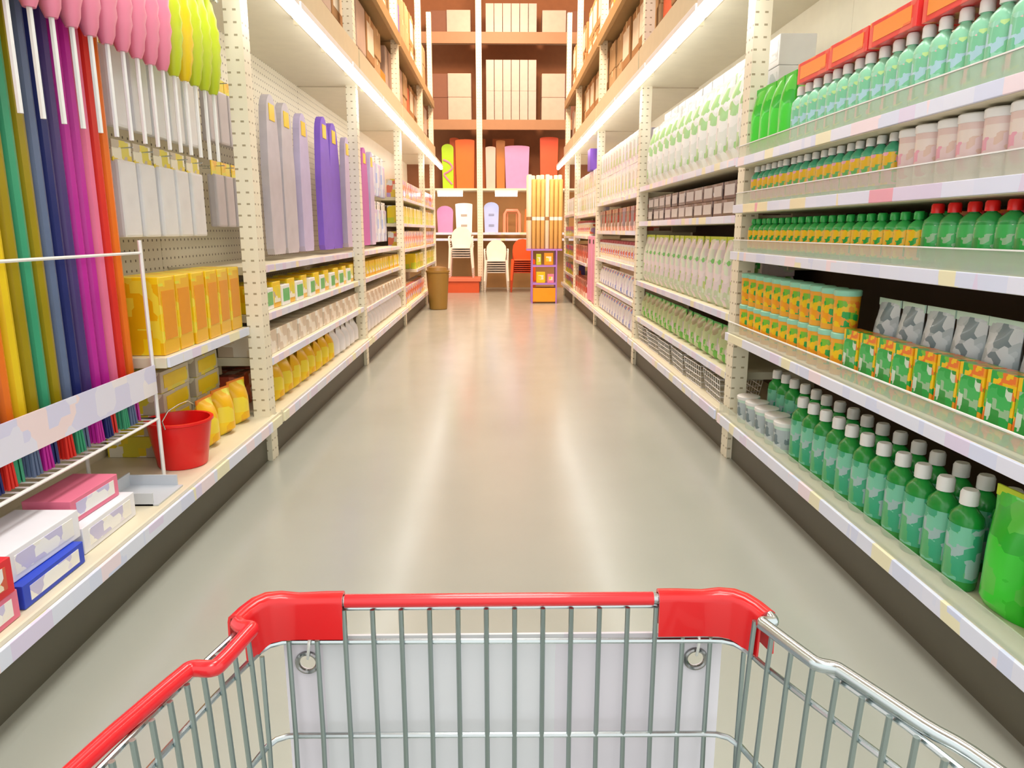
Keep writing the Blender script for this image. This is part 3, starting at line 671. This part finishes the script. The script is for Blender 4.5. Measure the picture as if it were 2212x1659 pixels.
stack(wc, -.08, 15.8, 0, 6, 'white plastic chair in the stack standing on the floor at the far end', 'white chairs stacked on the floor')
stack(ocx, .49, 15.8, 0, 7, 'orange plastic chair in the stack beside the white chairs', 'orange chairs stacked on the floor', dz=.045)
pl = thing('low_platform', 'low red and orange platform under a white chair stack at the far end', 'platform', (-.87, 15.72, 0))
MB().box(-.46, .46, -.3, .25, .24, .32, .01).build('deck', mat('pale_red_deck', (226, 120, 90), .5), pl); MB().box(-.42, .42, -.27, .22, 0, .24).build('skirt', mat('red_orange_skirt', (206, 84, 40), .5), pl)
# goods on the end rack shelf
def panel_item(name, label, cat, x, z, w, h, m, y=16.45, slot=None, round_=True):
    t = thing(name, label, cat, (x, y, z))
    n = 8; poly = [(w/2*.9, 0)]
    for i in range(n+1):
        a = PI*i/n; poly.append((math.cos(a)*w/2, h-w*.35+math.sin(a)*w*.35) if round_ else (math.cos(a)*w/2*(1 if 0 < i < n else 1), h-.03+math.sin(a)*.03))
    poly.append((-w/2*.9, 0)); MB().prism(poly, -.03, .03, 'y').build('moulded_panel', m, t)
    if slot: MB().box(-w*.18, w*.18, -.036, -.028, h*.55, h*.62).box(-w*.18, w*.18, -.036, -.028, h*.2, h*.27).build('slot', slot, t)
    return t
panel_item('storage_tub', 'pink and violet tub upright on the left of the end rack shelf', 'tub', -1.22, 1.262, .36, .58, mat('violet_pink_tub', (206, 140, 190), .4))
panel_item('white_drawer_unit', 'white moulded unit on the end rack shelf, left of the post', 'storage', -.8, 1.262, .38, .64, mat('white_unit', (246, 240, 238), .35), slot=mat('grey_slot', (170, 160, 150), .5), round_=False)
panel_item('blue_bath_board', 'pale blue rounded board on the end rack shelf, right of the post', 'board', -.19, 1.262, .33, .66, mat('pale_blue_board', (180, 196, 250), .4), slot=mat('grey_slot2', (140, 150, 190), .5))
t = thing('step_stool', 'salmon pink folded stool with open arch on the end rack shelf', 'stool', (.27, 16.45, 1.262))
MB().tube([(-.17, 0, 0), (-.165, 0, .4), (-.12, 0, .48), (.12, 0, .48), (.165, 0, .4), (.17, 0, 0)], .035, 8).build('arch_frame', mat('salmon_plastic', (250, 150, 120), .4), t)
MB().tube([(-.1, .05, 0), (-.1, .05, .42), (.1, .05, .42), (.1, .05, 0)], .012, 6).build('inner_rail', mat('salmon_plastic', (250, 150, 120), .4), t)
t = thing('orange_folding_stool', 'orange folded stool at the right end of the end rack shelf', 'stool', (.67, 16.45, 1.262))
MB().tube([(-.1, 0, 0), (-.08, 0, .5), (.08, 0, .5), (.1, 0, 0)], .03, 8).build('arch_frame', mat('orange_stool_plastic', (244, 120, 60), .4), t)
# upper goods above the canopy
UP = [('lime_panel', 'lime green rounded panel with pink swirl above the end rack canopy', -1.14, .26, .95, (170, 214, 20), .2), ('orange_panel', 'wide orange panel left of the cream post above the canopy', -.76, .42, 1.05, (246, 112, 30), .0),
      ('pale_panel', 'narrow pink and white panel right of the cream post above the canopy', -.2, .22, .9, (232, 190, 180), 0), ('lilac_panel', 'lilac trapezoid panel above the end rack canopy', .38, .54, .92, (206, 150, 206), 0),
      ('vermilion_panel', 'vermilion panel high at the right end of the end rack', 1.08, .4, 1.1, (244, 90, 50), 0), ('rust_panel', 'rust orange panel between the lime and orange panels', -1.0, .2, 1.1, (216, 90, 30), 0), ('amber_brown_panel', 'amber brown panel behind the pale panel', .02, .2, 1.05, (196, 126, 50), 0)]
for nm, lb, x, w, h, c, sw in UP:
    y_ = 16.45 if nm not in ('rust_panel', 'amber_brown_panel') else 16.6
    t = panel_item('plastic_board', lb, 'board', x, 2.202, w, h, mat(nm+'_plastic', c, .4), y=y_, round_=(nm == 'lime_panel'))
    if nm == 'lime_panel':
        MB().tube(spline([(-.1, -.035, .62), (.03, -.035, .56), (.1, -.035, .45), (0, -.035, .36), (-.08, -.035, .3), (.09, -.035, .1)], 5), .022, 6).build('pink_swirl', M_pink, t)
for x in (-.56, .08, 1.3): 
    t = thing('brown_board', f'tall brown board leaning at the back above the canopy, {"left of the cream post" if x < -.5 else ("in the middle" if x < 1 else "at the right end")}', 'board', (x, 16.8, 2.202)); MB().box(-.24, .24, -.02, .02, 0, 1.1).build('board_panel', mat('brown_board_face', (176, 96, 44), .6), t)
wcol = carton('white_wrapped_column', .17, .4, .62, mat('wrapped_white', (196, 172, 164), .4, var=.06), None); wcol2 = carton('stock_carton', .4, .4, .48, mat('rosy_brown_card', (128, 84, 64), .7), None)
for z0, nm in ((3.602, 'lower'), (5.322, 'upper')):
    for k in range(6):
        for q in (0, 1):
            if z0 > 5 and q: continue
            o = place(wcol, 1, -.2+k*.18, 16.5, z0+q*.621, f'white film wrapped column right of the post on the {nm} high deck', 'pack', f'white columns on the {nm} deck of the end rack'); o.rotation_euler = (0, 0, 0)
    for x in (-1.3, -.85, 1.15, 1.6):
        for q in (0, 1):
            if z0 > 5 and q: continue
            o = place(wcol2 if x != -.85 and x != 1.15 else oc[3], 1, x, 16.5, z0+q*.482, f'{"rosy brown carton" if x != -.85 and x != 1.15 else "white wrapped bale"} on the {nm} high deck of the end rack', 'box', f'{"rosy cartons" if x != -.85 and x != 1.15 else "bales"} on the {nm} deck of the end rack'); o.rotation_euler = (0, 0, 0)
# display trolley with rolls at the right of the far end
dt = thing('display_trolley', 'lilac wire display trolley with yellow base at the far right end', 'trolley', (.80, 13.3, 0))
LM = mat('lilac_wire', (176, 130, 220), .4)
for x in (-.22, .22):
    for y in (-.18, .18): MB().tube([(x, y, .0), (x, y, .98)], .014, 6).build('leg', LM, dt)
for z, m, nm in ((.08, M_amber, 'base_bin'),): MB().box(-.21, .21, -.17, .17, .03, .28, .01).build(nm, m, dt)
for z in (.34, .66, .95): MB().box(-.22-(.1 if z > .9 else 0), .22+(.1 if z > .9 else 0), -.18, .18, z, z+.03).build('shelf', LM, dt)
for (x, z, w, h, c, lb) in ((-.06, .37, .16, .2, 'yellow', 'yellow packet on the middle shelf of the lilac display trolley'), (.12, .37, .12, .16, 'pink', 'pink packet on the middle shelf of the lilac display trolley'), (-.1, .69, .09, .2, 'lime', 'lime packet on the upper shelf of the lilac display trolley'), (.08, .69, .16, .22, 'amber', 'amber packet on the upper shelf of the lilac display trolley')):
    t = thing('packet', lb, 'pack', (.80+x, 13.2, z+.001)); MB().box(-w/2, w/2, -.04, .04, 0, h, .008).build('packet_body', {'yellow': M_yel, 'pink': M_pink, 'lime': M_lime, 'amber': M_amber}[c], t); MB().box(-w*.3, w*.3, -.043, -.039, h*.3, h*.7).build('printed_panel', p_yelwhite, t)
roll = proto('tan_roll', 'roll'); MB().lathe([(.035, 0), (.038, .005), (.038, 1.2), (.03, 1.21)], 12).build('rolled_sheet', mat('tan_roll_sheet', (222, 176, 104), .5, var=.05), roll); MB().lathe([(.039, .5), (.039, .56)], 12, cap=False).build('paper_band', WHITEP, roll)
roll2 = proto('pale_roll', 'roll'); MB().lathe([(.035, 0), (.038, .005), (.038, 1.28), (.03, 1.29)], 12).build('rolled_sheet', mat('pale_roll_sheet', (240, 222, 196), .5), roll2); MB().lathe([(.039, .5), (.039, .56)], 12, cap=False).build('paper_band', M_card, roll2)
for i in range(8):
    for j in range(4):
        pr = roll2 if (i < 1 or (i+j) % 4 == 0) else roll
        o = place(pr, 1, .80-.28+i*.079+(0 if j % 2 else .01), 13.18+j*.082, .982+.1*(i % 2)*0, f'{"pale" if pr is roll2 else "tan"} roll standing in the bundle on top of the lilac display trolley', 'roll', f'{"pale" if pr is roll2 else "tan"} rolls on the display trolley')

# ------------------------------------------------------------------ shopping trolley
ct = thing('shopping_trolley', 'wire shopping trolley with red front bumpers in the foreground', 'trolley', (0, .25, 0))
def CM(): return MB()
OFF = Vector((0, -.25, 0))
def T(mb): mb.v = [(a, b-.25, c) for a, b, c in mb.v]; return mb
zr = .960
Lr = [(-.150, .619, zr), (-.205, .619, zr), (-.224, .612, zr), (-.233, .596, zr), (-.2345, .583, zr), (-.228, .577, zr-.001), (-.2185, .572, zr), (-.2195, .560, zr), (-.2255, .522, zr), (-.2305, .514, zr), (-.2455, .514, zr), (-.2505, .503, zr), (-.262, .461, zr), (-.275, .407, zr), (-.305, .25, zr), (-.335, .05, zr), (-.345, -.12, zr+.01)]
Rr = [(.150, .619, zr), (.205, .619, zr), (.224, .613, zr), (.236, .603, zr), (.2415, .583, zr), (.2405, .577, zr-.001), (.2315, .574, zr), (.2335, .566, zr), (.250, .519, zr), (.2545, .511, zr), (.265, .506, zr), (.271, .496, zr), (.297, .437, zr), (.318, .395, zr), (.36, .25, zr), (.385, .05, zr), (.395, -.12, zr+.01)]
T(CM().tube([(-.152, .619, zr), (.152, .619, zr)], .0052, 12).tube(spline(Lr[:8], 5), .0052, 10).tube(spline(Rr, 5), .0058, 12)).build('rim_tube', CHROME, ct)
T(CM().tube([(-.1465, .619, zr), (.1435, .619, zr)], .0064, 14)).build('front_sleeve', REDTUBE, ct)
T(CM().tube(spline(Lr[4:17], 5), .0067, 14)).build('side_sleeve', REDTUBE, ct)
# bumpers: inverted channel swept round each corner
def bumper(s):
    path = [(.148, .619), (.165, .619), (.19, .619), (.206, .6185), (.2185, .615), (.228, .608), (.235, .597), (.240, .584)]
    if s < 0: path = [(-a, b) for a, b in path]; path = [(p[0]+.004*max(0, (abs(p[0])-.22)/.02), p[1]) for p in path]
    bot = [.9255, .9255, .9255, .9255, .925, .923, .920, .917]
    wid = [.0085, .0085, .0080, .0088, .0095, .0095, .009, .009]
    top = [.9685, .9685, .9675, .9695, .970, .9690, .9675, .966]
    th = .0022; vs = []; fs = []; n = len(path)
    for k, (px, py) in enumerate(path):
        a = Vector((*path[max(0, k-1)], 0)); b = Vector((*path[min(n-1, k+1)], 0)); t = (b-a).normalized(); nr = Vector((t.y, -t.x, 0))*(1 if s > 0 else -1)
        w = wid[k]; zt = top[k]; zb = bot[k]
        # nr points towards the basket inside / viewer side
        sec = [(w+.001, zb), (w, zt-.008), (w*.86, zt-.003), (w*.5, zt-.0004), (0, zt), (-w*.5, zt-.0004), (-w*.86, zt-.003), (-w, zt-.008), (-w-.001, zb+.004),
               (-w-.001+th, zb+.004), (-w+th, zt-.009), (-w*.6, zt-.004), (0, zt-th), (w*.6, zt-.004), (w-th, zt-.009), (w+.001-th, zb)]
        for o_, z_ in sec: vs.append((px+nr.x*o_, py+nr.y*o_, z_))
    m = len(sec)
    for k in range(n-1):
        for i in range(m):
            j = (i+1) % m; fs.append((k*m+i, k*m+j, (k+1)*m+j, (k+1)*m+i))
    fs.append(tuple(range(m))); fs.append(tuple(reversed(range((n-1)*m, n*m))))
    b = T(MB().add(vs, fs, True)).build('corner_bumper', RED, ct); b['label'] = 'red plastic corner bumper'
bumper(1); bumper(-1)
# horizontal wires and vertical wires
def mir(pts_l, pts_r): return [tuple(p) for p in reversed(pts_l)]+[tuple(p) for p in pts_r]
def ring(z, q, sh=0):
    l = [(-.198, .616), (-.208, .6155), (-.2185, .610), (-.2245, .600), (-.2305, .575), (-.240, .535), (-.2545, .458), (-.29, .25), (-.33, -.1)]
    r = [(.198, .612), (.210, .611), (.2205, .606), (.2285, .594), (.2345, .573), (.2495, .535), (.287, .445), (.345, .25), (.38, -.1)]
    return [(a*q, b-sh, z) for a, b in reversed(l)]+[(a*q, b-sh, z) for a, b in r]
def interp(pts, y):
    for a, b in zip(pts, pts[1:]):
        if (a[1]-y)*(b[1]-y) <= 0 and a[1] != b[1]:
            t = (y-a[1])/(b[1]-a[1]); return a[0]+(b[0]-a[0])*t
    return pts[-1][0]
rings = [(.9535, 1.0, -.0025), (.920, .995, 0), (.825, .985, .008), (.73, .97, .017), (.63, .955, .027), (.52, .94, .038)]
fr = MB()
for z, q, sh in rings:
    if z > .95: fr.tube([(-.205, .6195, z-.001), (.205, .6195, z-.001)], .0026, 8); continue
    fr.tube(ring(z, q, sh), .0028, 8)
T(fr).build('basket_hoops', CHROME, ct)
def drop(x, y, inx, zb=.52):
    return [(x, y, .955), (x*(1-.06*(.955-zb)/.43*1.0), y-inx, zb)]
f2 = MB()
xs = [-.1999+.02655*k for k in range(16)]+[-.2215+.0, .2265]
for x in xs:
    yy = .6125 if abs(x) < .205 else .600
    f2.tube([(x, yy, .9545 if abs(x) < .152 else (.923 if abs(x) < .205 else .915)), (x*.985, yy-.008, .825), (x*.955, yy-.038, .52)], .00235, 8)
T(f2).build('front_wires', STEEL, ct)
for s, pts, nm in ((-1, Lr, 'left'), (1, Rr, 'right')):
    f3 = MB(); y = .583 if s > 0 else .580; k = 0
    base = ring(.92, .995)
    half = [p for p in base if p[0]*s > 0]
    if s < 0: half = list(reversed(half))
    while y > -.1:
        x92 = interp(half, y); f3.tube([(x92-s*.0035+s*.001, y, .957), (x92-s*.0045, y, .92), (x92*.985-s*.0045, y-.008*0, .825), (x92*.94-s*.0045, y, .52)], .00235, 8)
        y -= .0205 if s < 0 else .0218
    T(f3).build('side_wires', STEEL, ct)
    f4 = MB(); out = [(p[0]+s*.0045, p[1], .953) for p in half if p[1] < .598]
    f4.tube(out, .0026, 8); T(f4).build('rim_wire', CHROME, ct)
# basket floor, handle, chassis, castors
bf = MB()
for k in range(12): bf.tube([(-.2+k*.036, .575, .52), (-.25+k*.046, -.1, .52)], .0025, 6)
for y in (.5, .4, .3, .2, .1, 0, -.1): bf.tube([(-.3, y, .517), (.3, y, .517)], .0025, 6)
T(bf).build('basket_floor', STEEL, ct)
T(MB().tube([(-.345, -.12, .97), (.395, -.12, .97)], .014, 14)).build('handle_bar', REDTUBE, ct)
ch = MB()
for s in (-1, 1):
    ch.tube(spline([(s*.34+.02, -.1, .9), (s*.32, -.1, .5), (s*.28, -.1, .14), (s*.26, .1, .12), (s*.2, .5, .11)], 5), .011, 8)
    ch.tube([(s*.2, .5, .11), (s*.2, .48, .52)], .01, 8)
ch.tube([(-.2, .5, .11), (.2, .5, .11)], .01, 8)
T(ch).build('chassis', CHROME, ct)
for x, y in ((-.2, .5), (.2, .5), (-.27, -.05), (.27, -.05)):
    w = MB(); ring_ = [(.045*0+.0, 0)]
    vs = []; fs = []; n = 18
    for xo in (-.012, .012):
        for i in range(n): a = 2*PI*i/n; vs.append((x+xo, y+.05*math.cos(a), .05+.05*math.sin(a)))
    fs = [tuple(range(n)), tuple(reversed(range(n, 2*n)))]+[(i, (i+1) % n, n+(i+1) % n, n+i) for i in range(n)]
    w.add(vs, fs); c_ = T(w).build('castor', mat('grey_rubber', (90, 90, 92), .6), ct)
    T(MB().box(x-.018, x-.013, y-.012, y+.012, .045, .115).box(x+.013, x+.018, y-.012, y+.012, .045, .115).box(x-.018, x+.018, y-.012, y+.012, .108, .118)).build('castor_fork', CHROME, c_)
# advertising board hung outside the front, with two real holes
bd = MB(); yb0, yb1 = .6235, .6265
def slab(x0, x1, z0, z1): bd.box(x0, x1, yb0, yb1, z0, z1)
E1, E2, ez, hr, cs = -.1865, .1885, .8935, .0085, .014
slab(-.2085, .2135, .60, ez-cs); slab(-.2085, .2135, ez+cs, .921)
slab(-.2085, E1-cs, ez-cs, ez+cs); slab(E1+cs, E2-cs, ez-cs, ez+cs); slab(E2+cs, .2135, ez-cs, ez+cs)
for e in (E1, E2):
    n = 32; vs = []; fs = []
    for yy in (yb0, yb1):
        for i in range(n):
            a = 2*PI*i/n; c_, s_ = math.cos(a), math.sin(a); vs.append((e+hr*c_, yy, ez+hr*s_))
        for i in range(n):
            a = 2*PI*i/n; c_, s_ = math.cos(a), math.sin(a); mx = max(abs(c_), abs(s_)); vs.append((e+cs*c_/mx, yy, ez+cs*s_/mx))
    for i in range(n):
        j = (i+1) % n; fs += [(i, j, n+j, n+i), (2*n+i, 3*n+i, 3*n+j, 2*n+j), (i, 2*n+i, 2*n+j, j)]
    bd.add(vs, fs)
bo = T(bd).build('notice_board', BOARD, ct); bo['label'] = 'pale lilac white board hung on the front'
for e, dx in ((E1, .006), (E2, -.001)):
    R_, n = .0085, 28
    m = MB(); m.tube([(e+.0098*math.cos(2*PI*i/n), yb0-.0005, ez+.0098*math.sin(2*PI*i/n)) for i in range(n)], .0024, 8, True)
    T(m).build('eyelet', mat('eyelet_steel', (150, 150, 150), .2, 1), bo)
    z = MB(); z.tube(spline([(e+dx*.2, yb0-.004, ez+.006), (e+dx*.7, yb0-.010, ez+.018), (e+dx, yb0-.012, .922), (e+dx, yb0-.004, .927), (e+dx*.7, yb1+.003, .918), (e+dx*.3, yb1+.003, ez+.009)], 4, ), .0015, 6)
    T(z).build('cable_tie', mat('clear_tie', (226, 226, 220), .3), bo)

for t in HOLD:          # prototypes that found no place
    for c in list(t.children): bpy.data.objects.remove(c)
    bpy.data.objects.remove(t)
